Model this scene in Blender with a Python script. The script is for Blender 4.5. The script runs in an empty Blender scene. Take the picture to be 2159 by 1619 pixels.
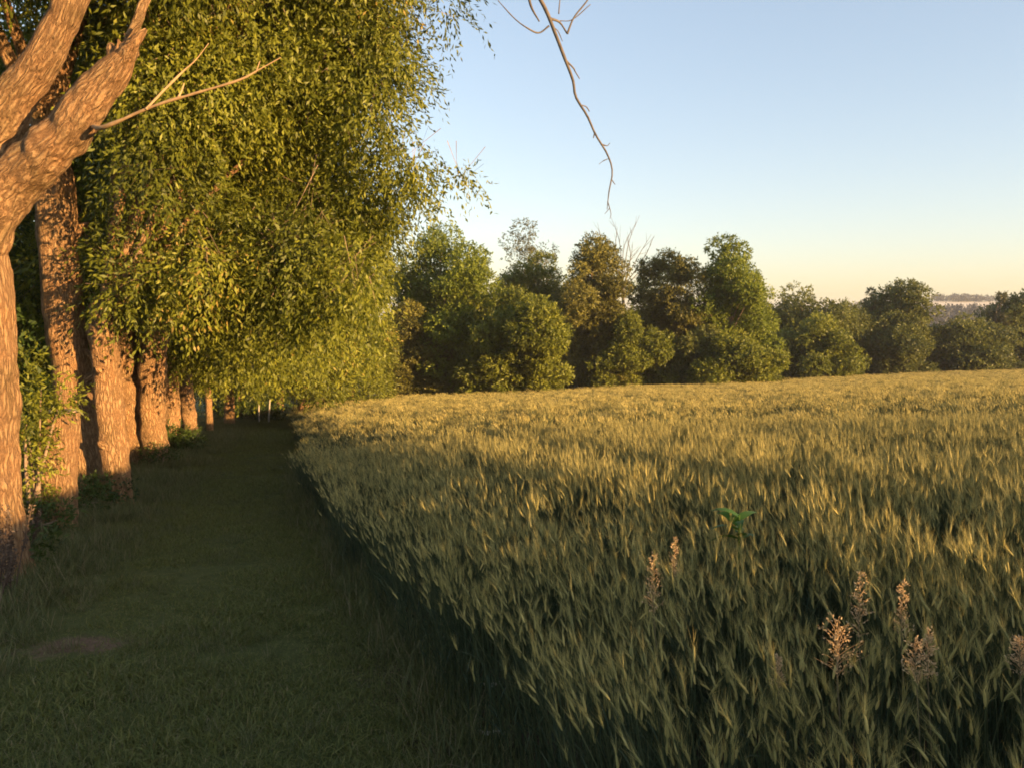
import bpy, math, random
import numpy as np
from mathutils import Vector

R = math.radians
SC = bpy.context.scene
COL = SC.collection

# ------------------------------------------------------------------ camera numbers
PW, PH = 2159.0, 1619.0
FPX = 1630.0                      # focal length in photo pixels
EYE = 1.70
YAW = R(16.4)                     # camera turned right of the mown strip (strip runs along +Y)
CY, SY = math.cos(YAW), math.sin(YAW)
HORIZON = 664.0
PITCH = math.atan((809.5 - HORIZON) / FPX)
CP, SP = math.cos(PITCH), math.sin(PITCH)

def ray(px, py):
    u, v = (px - 1079.5) / FPX, (py - 809.5) / FPX
    return u, CP - v * SP, -SP - v * CP          # lateral, forward, up

def at(px, py, fwd):
    u, f, z = ray(px, py)
    k = fwd / f
    la = u * k
    return np.array([la * CY + fwd * SY, fwd * CY - la * SY, EYE + z * k])

def terrain(x, y):
    x = np.asarray(x, float); y = np.asarray(y, float)
    fw = y * CY + x * SY
    xs = np.minimum(x, 120.0) - 0.8
    sp = np.where(xs > 20, xs, np.log1p(np.exp(np.clip(xs, -30, 20) * 2.0)) / 2.0)
    side = 0.037 * sp + 0.20 * (1 - np.exp(-sp / 7.0))
    t = np.clip((x - 0.6) / 0.9, 0, 1)
    bank = 0.10 * t * t * (3 - 2 * t)
    yy = np.clip(y, 0, 100)
    def soft(v, top):
        d = (top - v) / 14.0
        return top - 14.0 * np.where(d > 25, d, np.log1p(np.exp(np.clip(d, -30, 25))))
    g = soft(fw, 150.0)
    g = -soft(-g, 70.0)
    return side + bank + 0.00025 * yy * yy - 0.115 * g - terrain_zero

terrain_zero = 0.0
terrain_zero = float(terrain(0.0, 0.0))

def ground_at(px, fwd, py=900):
    p = at(px, py, fwd)
    # refine so that the base projects to the px column on the ground
    for _ in range(3):
        z = float(terrain(p[0], p[1]))
        k = (z - EYE) / fwd
        v = (-SP - k * CP) / (CP - k * SP)     # image v of that slope
        p = at(px, 809.5 + v * FPX, fwd)
    return np.array([p[0], p[1], float(terrain(p[0], p[1]))])

def unit(v):
    v = np.asarray(v, float)
    return v / np.maximum(np.linalg.norm(v, axis=-1, keepdims=True), 1e-9)

# ------------------------------------------------------------------ value noise
def _hash(ix, iy, iz):
    n = (ix * 374761393 + iy * 668265263 + iz * 2147483647) & 0xffffffff
    n = ((n ^ (n >> 13)) * 1274126177) & 0xffffffff
    return ((n ^ (n >> 16)) & 0xffff) / 65535.0

def vnoise(P):
    P = np.asarray(P, float)
    i = np.floor(P).astype(np.int64); f = P - i
    f = f * f * (3 - 2 * f)
    out = 0
    for a in (0, 1):
        for b in (0, 1):
            for c in (0, 1):
                w = (f[..., 0] if a else 1 - f[..., 0]) * (f[..., 1] if b else 1 - f[..., 1]) * (f[..., 2] if c else 1 - f[..., 2])
                out = out + w * _hash(i[..., 0] + a, i[..., 1] + b, i[..., 2] + c)
    return out

# ------------------------------------------------------------------ mesh building
class MB:
    use_grain = False
    def __init__(self):
        self.V, self.L, self.K, self.T, self.M, self.G, self.n = [], [], [], [], [], [], 0
    def add(self, V, F, tint=None, mat=0, grain=None):
        V = np.asarray(V, float).reshape(-1, 3); F = np.asarray(F, np.int64)
        if len(F) == 0:
            return
        k = F.shape[1]
        self.G.append(V if grain is None else np.asarray(grain, float).reshape(-1, 3))
        self.V.append(V); self.L.append((F + self.n).ravel())
        self.K.append(np.full(len(F), k, np.int32))
        self.T.append(np.full(len(F), 0.5) if tint is None else np.broadcast_to(np.asarray(tint, float), (len(F),)))
        self.M.append(np.full(len(F), mat, np.int32)); self.n += len(V)
    def mesh(self, name, mats, smooth=False):
        me = bpy.data.meshes.new(name)
        V = np.concatenate(self.V); L = np.concatenate(self.L); K = np.concatenate(self.K)
        me.vertices.add(len(V)); me.vertices.foreach_set('co', V.astype(np.float32).ravel())
        me.loops.add(len(L)); me.loops.foreach_set('vertex_index', L.astype(np.int32))
        me.polygons.add(len(K))
        me.polygons.foreach_set('loop_start', np.concatenate([[0], np.cumsum(K)[:-1]]).astype(np.int32))
        me.polygons.foreach_set('material_index', np.concatenate(self.M))
        if smooth:
            me.polygons.foreach_set('use_smooth', np.ones(len(K), bool))
        a = me.attributes.new('tint', 'FLOAT', 'FACE')
        a.data.foreach_set('value', np.concatenate(self.T).astype(np.float32))
        if self.use_grain:
            a = me.attributes.new('grain', 'FLOAT_VECTOR', 'POINT')
            a.data.foreach_set('vector', np.concatenate(self.G).astype(np.float32).ravel())
        for m in (mats if isinstance(mats, (list, tuple)) else [mats]):
            me.materials.append(m)
        me.update(calc_edges=True)
        return me
    def build(self, name, mats, parent=None, smooth=False, loc=None):
        me = self.mesh(name, mats, smooth)
        o = bpy.data.objects.new(name, me); COL.objects.link(o)
        if parent is not None:
            o.parent = parent
        if loc is not None:
            o.location = loc
        return o

def tag(o, label=None, cat=None, group=None, kind=None):
    if label: o['label'] = label
    if cat: o['category'] = cat
    if group: o['group'] = group
    if kind: o['kind'] = kind
    return o

def empty(name, loc, label, cat, group=None):
    o = bpy.data.objects.new(name, None); COL.objects.link(o)
    o.location = loc; o.empty_display_size = 0.3
    return tag(o, label, cat, group)

def smooth_path(P, n):
    """Catmull-Rom through the rows of P (any number of columns)."""
    P = np.asarray(P, float)
    Q = np.vstack([2 * P[0] - P[1], P, 2 * P[-1] - P[-2]])
    t = np.linspace(0, len(P) - 1 - 1e-6, n); i = t.astype(int); f = (t - i)[:, None]
    a, b, c, d = Q[i], Q[i + 1], Q[i + 2], Q[i + 3]
    return 0.5 * (2 * b + (c - a) * f + (2 * a - 5 * b + 4 * c - d) * f ** 2 + (3 * b - a - 3 * c + d) * f ** 3)

def tube(mb, pts, radii, sides=10, n=None, lump=0.0, lump_scale=3.0, mat=0, tint=None, cap=True):
    P = np.column_stack([np.asarray(pts, float), np.asarray(radii, float)])
    if n is None: n = max(len(P), 2)
    if n > len(P): P = smooth_path(P, n)
    C, r = P[:, :3], np.maximum(P[:, 3], 1e-4)
    T = unit(np.gradient(C, axis=0))
    up = np.array([0, 0, 1.0]) if abs(T[0, 2]) < 0.9 else np.array([1.0, 0, 0])
    N = unit(np.cross(up, T[0])); Ns = [N]
    for k in range(1, len(C)):
        N = unit(N - T[k] * np.dot(N, T[k])); Ns.append(N)
    Ns = np.array(Ns); Bs = np.cross(T, Ns)
    a = np.linspace(0, 2 * np.pi, sides, endpoint=False)
    D = Ns[:, None, :] * np.cos(a)[None, :, None] + Bs[:, None, :] * np.sin(a)[None, :, None]
    V = C[:, None, :] + D * r[:, None, None]
    if lump > 0:
        q = vnoise(V * lump_scale) - 0.5 + 0.6 * (vnoise(V * lump_scale * 2.7 + 9) - 0.5) + 0.5 * (vnoise(V * np.array([1, 1, .4]) * lump_scale * 6 + 3) - .5)
        V = V + D * (q * lump * 2)[..., None] * (r / r.max())[:, None, None]
    m = len(C)
    idx = np.arange(m * sides).reshape(m, sides)
    F = np.stack([idx[:-1], np.roll(idx[:-1], -1, 1), np.roll(idx[1:], -1, 1), idx[1:]], -1).reshape(-1, 4)
    V = V.reshape(-1, 3)
    arc = np.concatenate([[0], np.cumsum(np.linalg.norm(np.diff(C, axis=0), axis=1))]) + 7.3 * len(mb.V)
    ro = max(r.mean(), .02)
    G = np.stack(np.broadcast_arrays(np.cos(a)[None, :] * ro + 3.1 * len(mb.V), np.sin(a)[None, :] * ro, arc[:, None]), -1).reshape(-1, 3)
    mb.use_grain = True
    mb.add(V, F, tint, mat, G)
    if cap:
        Vc = np.vstack([V[-sides:], C[-1] + T[-1] * r[-1] * .3])
        mb.add(Vc, [[k, (k + 1) % sides, sides] for k in range(sides)], tint, mat, np.vstack([G[-sides:], G[-sides:].mean(0)]))

def leaves(mb, P, A, L, W, rng, mat=0, fold=0.18, tint=None, out=None):
    """One folded lens-shaped face per leaf: P base, A axis."""
    n = len(P)
    A = unit(A)
    S = unit(np.cross(A, unit(rng.normal(size=(n, 3))) * (1 if out is None else .75) + (0 if out is None else out)))
    N = np.cross(A, S)
    L = np.broadcast_to(np.asarray(L, float), (n,))[:, None]; W = np.broadcast_to(np.asarray(W, float), (n,))[:, None]
    m = P + A * L * .45 + N * W * fold
    V = np.stack([P, m + S * W * .5, P + A * L, m - S * W * .5], 1).reshape(-1, 3)
    mb.add(V, np.arange(4 * n).reshape(n, 4), rng.random(n) if tint is None else tint, mat)

def foliage(mb, blobs, ntwig, per, L, W, tlen, droop, rng, gap=0.36, gscale=.9, inner=.4, mat=0, zmin=None, twigs=False):
    B = np.asarray(blobs, float)                       # cx cy cz rx ry rz
    w = B[:, 3] * B[:, 5]; w = w / w.sum()
    k = rng.choice(len(B), size=ntwig, p=w)
    D = unit(rng.normal(size=(ntwig, 3)))
    rad = inner + (1 - inner) * rng.random(ntwig) ** .55
    P = B[k, :3] + D * B[k, 3:6] * rad[:, None]
    keep = vnoise(P * gscale + rng.random(3) * 50) * .65 + vnoise(P * gscale * 2.9) * .35 > gap
    if zmin is not None: keep &= P[:, 2] > zmin
    P, D, k = P[keep], D[keep], k[keep]; n = len(P)
    btint = rng.random(len(B))[k]
    T = unit(D + rng.normal(size=(n, 3)) * .55 + np.array([0, 0, -droop]))
    s = (np.arange(per) + .5) / per
    len_t = tlen * (0.6 + .8 * rng.random(n))
    X = P[:, None, :] + T[:, None, :] * (s[None, :] * len_t[:, None])[..., None]
    X[..., 2] -= (s ** 2)[None, :] * droop * .35 * len_t[:, None]
    X = X.reshape(-1, 3) + rng.normal(size=(n * per, 3)) * tlen * .05
    A = np.repeat(T, per, 0) * .7 + unit(rng.normal(size=(n * per, 3))) * .8 + np.array([0, 0, -droop * .5])
    ti = np.clip(np.repeat(btint, per) * .55 + rng.random(n * per) * .5 - .02, 0, 1)
    if twigs:
        q = np.flatnonzero(rng.random(n) < .10); tq, lq = T[q], len_t[q][:, None]
        sd_ = unit(np.cross(tq, rng.normal(size=(len(q), 3)))) * .0055
        b0 = P[q] - tq * lq * .9; e0 = P[q] + tq * lq * .55; e0[:, 2] -= droop * .25 * lq[:, 0]
        mb.add(np.stack([b0 - sd_, b0 + sd_, e0], 1).reshape(-1, 3), np.arange(3 * len(q)).reshape(-1, 3), None, 1)
    leaves(mb, X, A, L * (.65 + .6 * rng.random(n * per)), W * (.7 + .5 * rng.random(n * per)), rng, mat, tint=ti, out=np.repeat(D, per, 0))
    return P, T, len_t

# ------------------------------------------------------------------ materials
def nodes_of(name):
    m = bpy.data.materials.new(name); m.use_nodes = True
    nt = m.node_tree
    return m, nt, nt.nodes['Principled BSDF']

def ramp(nt, fac, stops):
    r = nt.nodes.new('ShaderNodeValToRGB'); e = r.color_ramp.elements
    while len(e) < len(stops): e.new(0.5)
    for el, (p, c) in zip(e, stops):
        el.position = p; el.color = (*c, 1)
    nt.links.new(fac, r.inputs[0]); return r.outputs[0]

def noise(nt, scale, detail=4, vec=None, rough=.6):
    n = nt.nodes.new('ShaderNodeTexNoise'); n.inputs['Scale'].default_value = scale
    n.inputs['Detail'].default_value = detail; n.inputs['Roughness'].default_value = rough
    if vec is not None: nt.links.new(vec, n.inputs['Vector'])
    return n.outputs['Fac']

def leaf_mat(name, dark, mid, light, trans=.35, rough=.5, extra=None):
    m, nt, b = nodes_of(name)
    a = nt.nodes.new('ShaderNodeAttribute'); a.attribute_name = 'tint'
    stops = [(0, dark), (.5, mid), (1, light)]
    if extra: stops = [(0, dark), (.5, mid), (.9, light), (.97, extra)]
    c = ramp(nt, a.outputs['Fac'], stops)
    nt.links.new(c, b.inputs['Base Color']); b.inputs['Roughness'].default_value = rough
    b.inputs['Specular IOR Level'].default_value = .3
    t = nt.nodes.new('ShaderNodeBsdfTranslucent'); nt.links.new(c, t.inputs['Color'])
    mx = nt.nodes.new('ShaderNodeMixShader'); mx.inputs[0].default_value = trans
    nt.links.new(b.outputs[0], mx.inputs[1]); nt.links.new(t.outputs[0], mx.inputs[2])
    nt.links.new(mx.outputs[0], nt.nodes['Material Output'].inputs['Surface'])
    return m

def bark_mat(name, c0, c1, c2, scale=1.0, bump=.6):
    """Furrowed bark whose grain runs along each trunk and limb: interlacing ridges, dark furrows, blotches of grey lichen."""
    m, nt, b = nodes_of(name)
    at_ = nt.nodes.new('ShaderNodeAttribute'); at_.attribute_name = 'grain'
    tc = nt.nodes.new('ShaderNodeTexCoord')
    def mapped(sc):
        mp = nt.nodes.new('ShaderNodeMapping'); mp.inputs['Scale'].default_value = sc
        nt.links.new(at_.outputs['Vector'], mp.inputs['Vector']); return mp.outputs[0]
    def mth(op, x, y):
        n = nt.nodes.new('ShaderNodeMath'); n.operation = op
        for i, v in enumerate((x, y)):
            if isinstance(v, (int, float)): n.inputs[i].default_value = v
            else: nt.links.new(v, n.inputs[i])
        return n.outputs[0]
    g = mapped((13 * scale, 13 * scale, 3.2 * scale))
    dn = nt.nodes.new('ShaderNodeTexNoise'); dn.inputs['Scale'].default_value = 1.3; dn.inputs['Detail'].default_value = 5
    nt.links.new(g, dn.inputs['Vector'])
    dm = nt.nodes.new('ShaderNodeVectorMath'); dm.operation = 'MULTIPLY_ADD'; dm.inputs[1].default_value = (1.5, 1.5, 1.5)
    nt.links.new(dn.outputs['Color'], dm.inputs[0]); nt.links.new(g, dm.inputs[2])
    v = nt.nodes.new('ShaderNodeTexVoronoi'); v.feature = 'DISTANCE_TO_EDGE'; v.inputs['Scale'].default_value = 1.0
    nt.links.new(dm.outputs[0], v.inputs['Vector'])
    fine = noise(nt, 2.2, 8, mapped((16 * scale, 16 * scale, 8 * scale)), .8)
    ridge = mth('MINIMUM', mth('MULTIPLY', v.outputs['Distance'], 3.2), 1.0)
    hgt = mth('ADD', mth('MULTIPLY', ridge, .75), mth('MULTIPLY', fine, .9))
    c = ramp(nt, mth('ADD', mth('MULTIPLY', ridge, .30), mth('MULTIPLY', fine, .95)), [(.34, c0), (.60, c1), (.88, c2)])
    pt = ramp(nt, noise(nt, 2.3, 6, tc.outputs['Object'], .65), [(.34, (.62, .66, .58)), (.5, (.95, .95, .93)), (.66, (1.12, 1.02, .92))])
    m2 = nt.nodes.new('ShaderNodeMixRGB'); m2.blend_type = 'MULTIPLY'; m2.inputs[0].default_value = .85
    nt.links.new(c, m2.inputs[1]); nt.links.new(pt, m2.inputs[2])
    nt.links.new(m2.outputs[0], b.inputs['Base Color']); b.inputs['Roughness'].default_value = .9
    b.inputs['Specular IOR Level'].default_value = .15
    bp = nt.nodes.new('ShaderNodeBump'); bp.inputs['Strength'].default_value = bump; bp.inputs['Distance'].default_value = .045
    nt.links.new(hgt, bp.inputs['Height']); nt.links.new(bp.outputs[0], b.inputs['Normal'])
    return m

def plain_mat(name, c0, c1, scale=3, rough=.85):
    m, nt, b = nodes_of(name)
    tc = nt.nodes.new('ShaderNodeTexCoord')
    c = ramp(nt, noise(nt, scale, 5, tc.outputs['Object']), [(.3, c0), (.7, c1)])
    nt.links.new(c, b.inputs['Base Color']); b.inputs['Roughness'].default_value = rough
    b.inputs['Specular IOR Level'].default_value = .2
    return m

M = {}
M['bark'] = bark_mat('willow bark', (.13, .072, .040), (.37, .215, .108), (.58, .375, .20), 1.7, 1.0)
M['twig'] = plain_mat('twig bark', (.17, .115, .08), (.30, .215, .15), 14)
M['shoot'] = plain_mat('sun-tinted shoot bark', (.30, .19, .10), (.46, .31, .17), 14)  # lighter and more orange than the twigs: low sunlight put into the colour
M['dead_wood'] = plain_mat('dead grey wood', (.075, .065, .058), (.17, .14, .115), 18)
M['willow'] = leaf_mat('willow leaf', (.050, .062, .011), (.140, .160, .019), (.275, .285, .034), .40, extra=(.34, .24, .06))
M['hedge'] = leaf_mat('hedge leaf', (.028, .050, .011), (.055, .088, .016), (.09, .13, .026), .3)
M['tree_mid'] = leaf_mat('treeline leaf', (.065, .080, .013), (.145, .168, .021), (.26, .27, .036), .36)
M['tree_light'] = leaf_mat('light treeline leaf', (.065, .092, .012), (.145, .185, .020), (.25, .285, .034), .36)
M['tree_dark'] = leaf_mat('dark treeline leaf', (.065, .066, .016), (.14, .135, .027), (.235, .215, .044), .34)
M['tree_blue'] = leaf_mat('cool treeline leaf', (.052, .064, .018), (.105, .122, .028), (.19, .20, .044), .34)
M['tree_airy'] = leaf_mat('pale airy leaf', (.075, .075, .035), (.125, .125, .055), (.18, .175, .085), .4)
M['ear'] = leaf_mat('barley ear', (.20, .195, .070), (.42, .36, .122), (.66, .54, .195), .25, .6)
M['stem'] = leaf_mat('barley stem', (.060, .082, .038), (.090, .112, .048), (.14, .15, .062), .25, .6)
M['blade'] = leaf_mat('barley leaf', (.030, .050, .026), (.052, .076, .036), (.10, .12, .052), .3, .55)
M['grass'] = leaf_mat('grass blade', (.080, .095, .024), (.155, .170, .040), (.25, .24, .066), .35, .6, extra=(.32, .25, .12))
M['tall_grass'] = leaf_mat('tall grass blade', (.075, .092, .030), (.135, .150, .050), (.23, .22, .085), .35, .6, extra=(.32, .25, .14))
M['dry_weed'] = leaf_mat('dry weed', (.07, .045, .032), (.12, .08, .055), (.18, .13, .09), .15, .8)
M['panicle'] = leaf_mat('pink grass panicle', (.48, .31, .15), (.62, .43, .23), (.72, .54, .31), .4, .7)
M['pstem'] = leaf_mat('grass stem', (.18, .15, .08), (.24, .19, .10), (.30, .24, .13), .2, .6)
M['weed'] = leaf_mat('green weed leaf', (.035, .10, .010), (.06, .14, .015), (.10, .18, .02), .4, .5)
M['post'] = plain_mat('weathered post', (.28, .25, .21), (.42, .38, .32), 12)
M['cut_wood'] = plain_mat('sawn wood', (.30, .21, .13), (.48, .36, .24), 12)
M['straw'] = plain_mat('dry leaf', (.42, .36, .27), (.56, .50, .40), 20)
M['far_wood'] = leaf_mat('haze-grey far wood leaf', (.060, .066, .070), (.085, .092, .095), (.115, .12, .115), .2)  # grey-blue haze of distance mixed into the leaf colour

# ground: soil, mown turf colour and the crop floor, by place
gm, nt, b = nodes_of('ground')
tc = nt.nodes.new('ShaderNodeTexCoord'); sx = nt.nodes.new('ShaderNodeSeparateXYZ')
nt.links.new(tc.outputs['Object'], sx.inputs[0])
soil = ramp(nt, noise(nt, 5, 7, tc.outputs['Object'], .7), [(.3, (.050, .036, .024)), (.7, (.115, .082, .055))])
turf = ramp(nt, noise(nt, 9, 6, tc.outputs['Object'], .7), [(.3, (.055, .064, .020)), (.7, (.115, .122, .040))])
nz = noise(nt, 1.4, 4, tc.outputs['Object'])
def math_node(op, a, bb):
    n = nt.nodes.new('ShaderNodeMath'); n.operation = op
    for i, v in enumerate((a, bb)):
        if isinstance(v, (int, float)): n.inputs[i].default_value = v
        else: nt.links.new(v, n.inputs[i])
    return n.outputs[0]
edge = math_node('ADD', sx.outputs['X'], math_node('MULTIPLY', math_node('SUBTRACT', nz, .5), 1.1))
msk = ramp(nt, math_node('MULTIPLY', math_node('ADD', edge, 1.0), .5), [(.66, (0, 0, 0)), (.86, (1, 1, 1))])
mx = nt.nodes.new('ShaderNodeMixRGB'); nt.links.new(msk, mx.inputs[0]); nt.links.new(turf, mx.inputs[1]); nt.links.new(soil, mx.inputs[2])
SOILP = ground_at(165, 5.2)                                     # the bare patch worn in the turf
vs = nt.nodes.new('ShaderNodeVectorMath'); vs.operation = 'SUBTRACT'
nt.links.new(tc.outputs['Object'], vs.inputs[0]); vs.inputs[1].default_value = tuple(SOILP)
vm = nt.nodes.new('ShaderNodeVectorMath'); vm.operation = 'MULTIPLY'; vm.inputs[1].default_value = (2.0, 4.2, 0)
nt.links.new(vs.outputs[0], vm.inputs[0])
vl = nt.nodes.new('ShaderNodeVectorMath'); vl.operation = 'LENGTH'; nt.links.new(vm.outputs[0], vl.inputs[0])
pm = ramp(nt, math_node('ADD', vl.outputs['Value'], math_node('MULTIPLY', math_node('SUBTRACT', noise(nt, 6, 6, tc.outputs['Object']), .5), 2.6)), [(.48, (1, 1, 1)), (1.05, (0, 0, 0))])
red = ramp(nt, noise(nt, 18, 5, tc.outputs['Object']), [(.3, (.10, .062, .040)), (.7, (.20, .130, .082))])
mx2 = nt.nodes.new('ShaderNodeMixRGB'); nt.links.new(pm, mx2.inputs[0]); nt.links.new(mx.outputs[0], mx2.inputs[1]); nt.links.new(red, mx2.inputs[2])
nt.links.new(mx2.outputs[0], b.inputs['Base Color']); b.inputs['Roughness'].default_value = .95; b.inputs['Specular IOR Level'].default_value = .1
bp = nt.nodes.new('ShaderNodeBump'); bp.inputs['Strength'].default_value = .7; bp.inputs['Distance'].default_value = .03
nt.links.new(noise(nt, 22, 6, tc.outputs['Object']), bp.inputs['Height']); nt.links.new(bp.outputs[0], b.inputs['Normal'])
M['ground'] = gm
M['hill'] = plain_mat('pale stubble hill', (.50, .43, .31), (.66, .58, .45), .02)

# ------------------------------------------------------------------ ground sheet to the horizon
def sheet():
    t = np.linspace(-1, 1, 261)
    g = 6 * np.sinh(t * 6.9)                          # fine near the camera, reaching about 3 km
    X, Y = np.meshgrid(g, g, indexing='ij')
    Z = terrain(X, Y)
    lump = (vnoise(np.stack([X * 1.3, Y * 1.3, X * 0], -1)) - .5) * .05 * np.exp(-(X ** 2 + Y ** 2) / 900)
    V = np.stack([X, Y, Z + lump - .012], -1).reshape(-1, 3)
    n = len(g); I = np.arange(n * n).reshape(n, n)
    F = np.stack([I[:-1, :-1], I[1:, :-1], I[1:, 1:], I[:-1, 1:]], -1).reshape(-1, 4)
    mb = MB(); mb.add(V, F)
    o = mb.build('ground', M['ground'], smooth=True); tag(o, kind='structure')
sheet()

# ------------------------------------------------------------------ instancing of countless plants (stuff)
def scatter(name, protos, pts, rot, scl, idx, label, cat):
    """Stuff: one object whose geometry nodes stand a plant of one of the prototypes on each point."""
    col = bpy.data.collections.new(name + ' kinds')
    for k, me in enumerate(protos):
        o = bpy.data.objects.new('%s_kind_%03d' % (name, k), me); col.objects.link(o)
    me = bpy.data.meshes.new(name); n = len(pts)
    me.vertices.add(n); me.vertices.foreach_set('co', np.asarray(pts, np.float32).ravel())
    for an, ty, key, val in (('rot', 'FLOAT_VECTOR', 'vector', rot), ('scl', 'FLOAT_VECTOR', 'vector', scl), ('idx', 'INT', 'value', idx)):
        a = me.attributes.new(an, ty, 'POINT')
        a.data.foreach_set(key, np.asarray(val, np.int32 if ty == 'INT' else np.float32).ravel())
    ob = bpy.data.objects.new(name, me); COL.objects.link(ob)
    ng = bpy.data.node_groups.new(name, 'GeometryNodeTree')
    ng.interface.new_socket('Geometry', in_out='INPUT', socket_type='NodeSocketGeometry')
    ng.interface.new_socket('Geometry', in_out='OUTPUT', socket_type='NodeSocketGeometry')
    N, K = ng.nodes, ng.links
    gi, go = N.new('NodeGroupInput'), N.new('NodeGroupOutput')
    ci = N.new('GeometryNodeCollectionInfo'); ci.inputs['Collection'].default_value = col
    ci.inputs['Separate Children'].default_value = True; ci.inputs['Reset Children'].default_value = True
    ip = N.new('GeometryNodeInstanceOnPoints'); ip.inputs['Pick Instance'].default_value = True
    def attr(nm, ty):
        a = N.new('GeometryNodeInputNamedAttribute'); a.data_type = ty; a.inputs['Name'].default_value = nm
        return a.outputs['Attribute']
    K.new(gi.outputs[0], ip.inputs['Points']); K.new(ci.outputs[0], ip.inputs['Instance'])
    K.new(attr('idx', 'INT'), ip.inputs['Instance Index'])
    e2r = N.new('FunctionNodeEulerToRotation'); K.new(attr('rot', 'FLOAT_VECTOR'), e2r.inputs[0])
    K.new(e2r.outputs[0], ip.inputs['Rotation']); K.new(attr('scl', 'FLOAT_VECTOR'), ip.inputs['Scale'])
    K.new(ip.outputs[0], go.inputs[0])
    md = ob.modifiers.new('scatter', 'NODES'); md.node_group = ng
    return tag(ob, label, cat, kind='stuff')

LEAN = np.array([-.075, -.01, 0.0])                 # the crop leans over the mown strip

def blade_strip(mb, base, d, L, W, rng, arch, mat, tint, segs=4):
    """A tapering, arching blade starting at base in direction d."""
    d = unit(d); s = np.linspace(0, 1, segs + 1)
    C = base + d * (s * L)[:, None]; C[:, 2] -= arch * L * s ** 2
    side = unit(np.cross(d, [rng.normal() * .3, rng.normal() * .3, 1]))
    w = W * .5 * np.array([.75, 1, .85, .55, .04])[:segs + 1] if segs == 4 else W * .5 * np.linspace(1, .05, segs + 1)
    V = np.stack([C - side * w[:, None], C + side * w[:, None]], 1).reshape(-1, 3)
    F = [[2 * k, 2 * k + 1, 2 * k + 3, 2 * k + 2] for k in range(segs)]
    mb.add(V, F, tint, mat)

def barley_plant(mb, x, y, rng, fine=True, hh=None, ll=1.0, tt=None):
    h = rng.uniform(.68, .90) if hh is None else hh * rng.uniform(.93, 1.04)
    lean = LEAN * ll * rng.uniform(.5, 1.5) + rng.normal(size=3) * [.06, .06, 0]
    s = np.linspace(0, 1, 5 if fine else 3)
    P = np.stack([x + lean[0] * s ** 1.8 * h / .8, y + lean[1] * s ** 1.8 * h / .8, h * s], 1)
    tn = rng.random()
    if fine:
        tube(mb, P, np.linspace(.0019, .0013, 5), 3, None, 0, mat=1, tint=tn, cap=False)
    else:
        sd = np.array([math.cos(tn * 6), math.sin(tn * 6), 0]) * .003
        V = np.stack([P - sd, P + sd], 1).reshape(-1, 3)
        mb.add(V, [[0, 1, 3, 2], [2, 3, 5, 4]], tn, 1)
    top = P[-1]; td = unit(P[-1] - P[-2])
    for k in range(3 if fine else 2):
        a = rng.uniform(0, 6.28); f = rng.uniform(.2, .74)
        b0 = np.array([np.interp(f, s, P[:, i]) for i in range(3)])
        d = np.array([math.cos(a) * .40, math.sin(a) * .40, 1.0]) + lean * 2
        blade_strip(mb, b0, d, rng.uniform(.12, .24), rng.uniform(.003, .0062) if fine else .008, rng, rng.uniform(.1, .6), 2, rng.random(), 4 if fine else 2)
    if rng.random() < .1: return
    ed = unit(td + lean * rng.uniform(0, 1.6) + rng.normal(size=3) * .12)
    el = rng.uniform(.042, .068); et = rng.random() if tt is None else min(1, max(0, tt + rng.normal() * .15))
    ss = np.linspace(0, 1, 6 if fine else 3)
    E = top + ed * (ss * el)[:, None]; E[:, 2] -= .12 * el * ss ** 2
    rr = .0038 * np.array([.4, .95, 1.05, .95, .7, .15]) if fine else .0078 * np.array([.6, 1.1, .2])
    tube(mb, E, rr, 6 if fine else 3, None, 0, mat=0, tint=et, cap=False)
    na = 20 if fine else 6
    f = rng.random(na); A0 = top + ed * (f * el)[:, None]
    AD = unit(ed + rng.normal(size=(na, 3)) * .19)
    AL = rng.uniform(.045, .09, na)
    S = unit(np.cross(AD, rng.normal(size=(na, 3)))) * (.00055 if fine else .0018)
    V = np.stack([A0 - S, A0 + S, A0 + AD * AL[:, None]], 1).reshape(-1, 3)
    mb.add(V, np.arange(3 * na).reshape(na, 3), rng.random(na) if tt is None else et, 0)

def wheat():
    rng = np.random.default_rng(11)
    mats = [M['ear'], M['stem'], M['blade']]
    near = []
    for k in range(8):
        mb = MB()
        for j in range(19):
            barley_plant(mb, rng.uniform(-.12, .12), rng.uniform(-.12, .12), rng)
        near.append(mb.mesh('barley clump', mats, True))
    far = []
    for k in range(5):
        mb = MB()
        for j in range(13):                     # tillers stand in tufts of uneven height
            cx, cy, ch, cl = rng.uniform(-.52, .52), rng.uniform(-.52, .52), rng.uniform(.50, .94), rng.uniform(.2, 2.2); ct = rng.random()
            for q in range(16):
                barley_plant(mb, cx + rng.normal() * .036, cy + rng.normal() * .036, rng, False, ch, cl, ct)
        far.append(mb.mesh('barley patch', mats, True))
    # near: clump by clump inside a wedge in front of the camera
    n = 60000
    X = rng.uniform(.3, 17, n); Y = rng.uniform(-.5, 17, n)
    fw = Y * CY + X * SY; la = X * CY - Y * SY; dist = np.hypot(X, Y)
    edgeX = np.clip(1.02 - .055 * Y, .28, 1.2) + .12 * (vnoise(np.stack([Y * .9, Y * 0, Y * 0], 1)) - .5) + .06 * rng.normal(size=n) * (rng.random(n) < .10)
    ok = (X > edgeX) & (dist < 14) & (dist > .9) & (np.abs(la) < fw * .85 + 1.2)
    X, Y, dist = X[ok], Y[ok], dist[ok]
    take = rng.random(len(X)) < np.where(dist < 7, 36, 32) / (60000 / (16.3 * 17.5)) * 1.0
    take |= rng.random(len(X)) < .0
    X, Y = X[take], Y[take]
    return near, far, X, Y, rng

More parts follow.
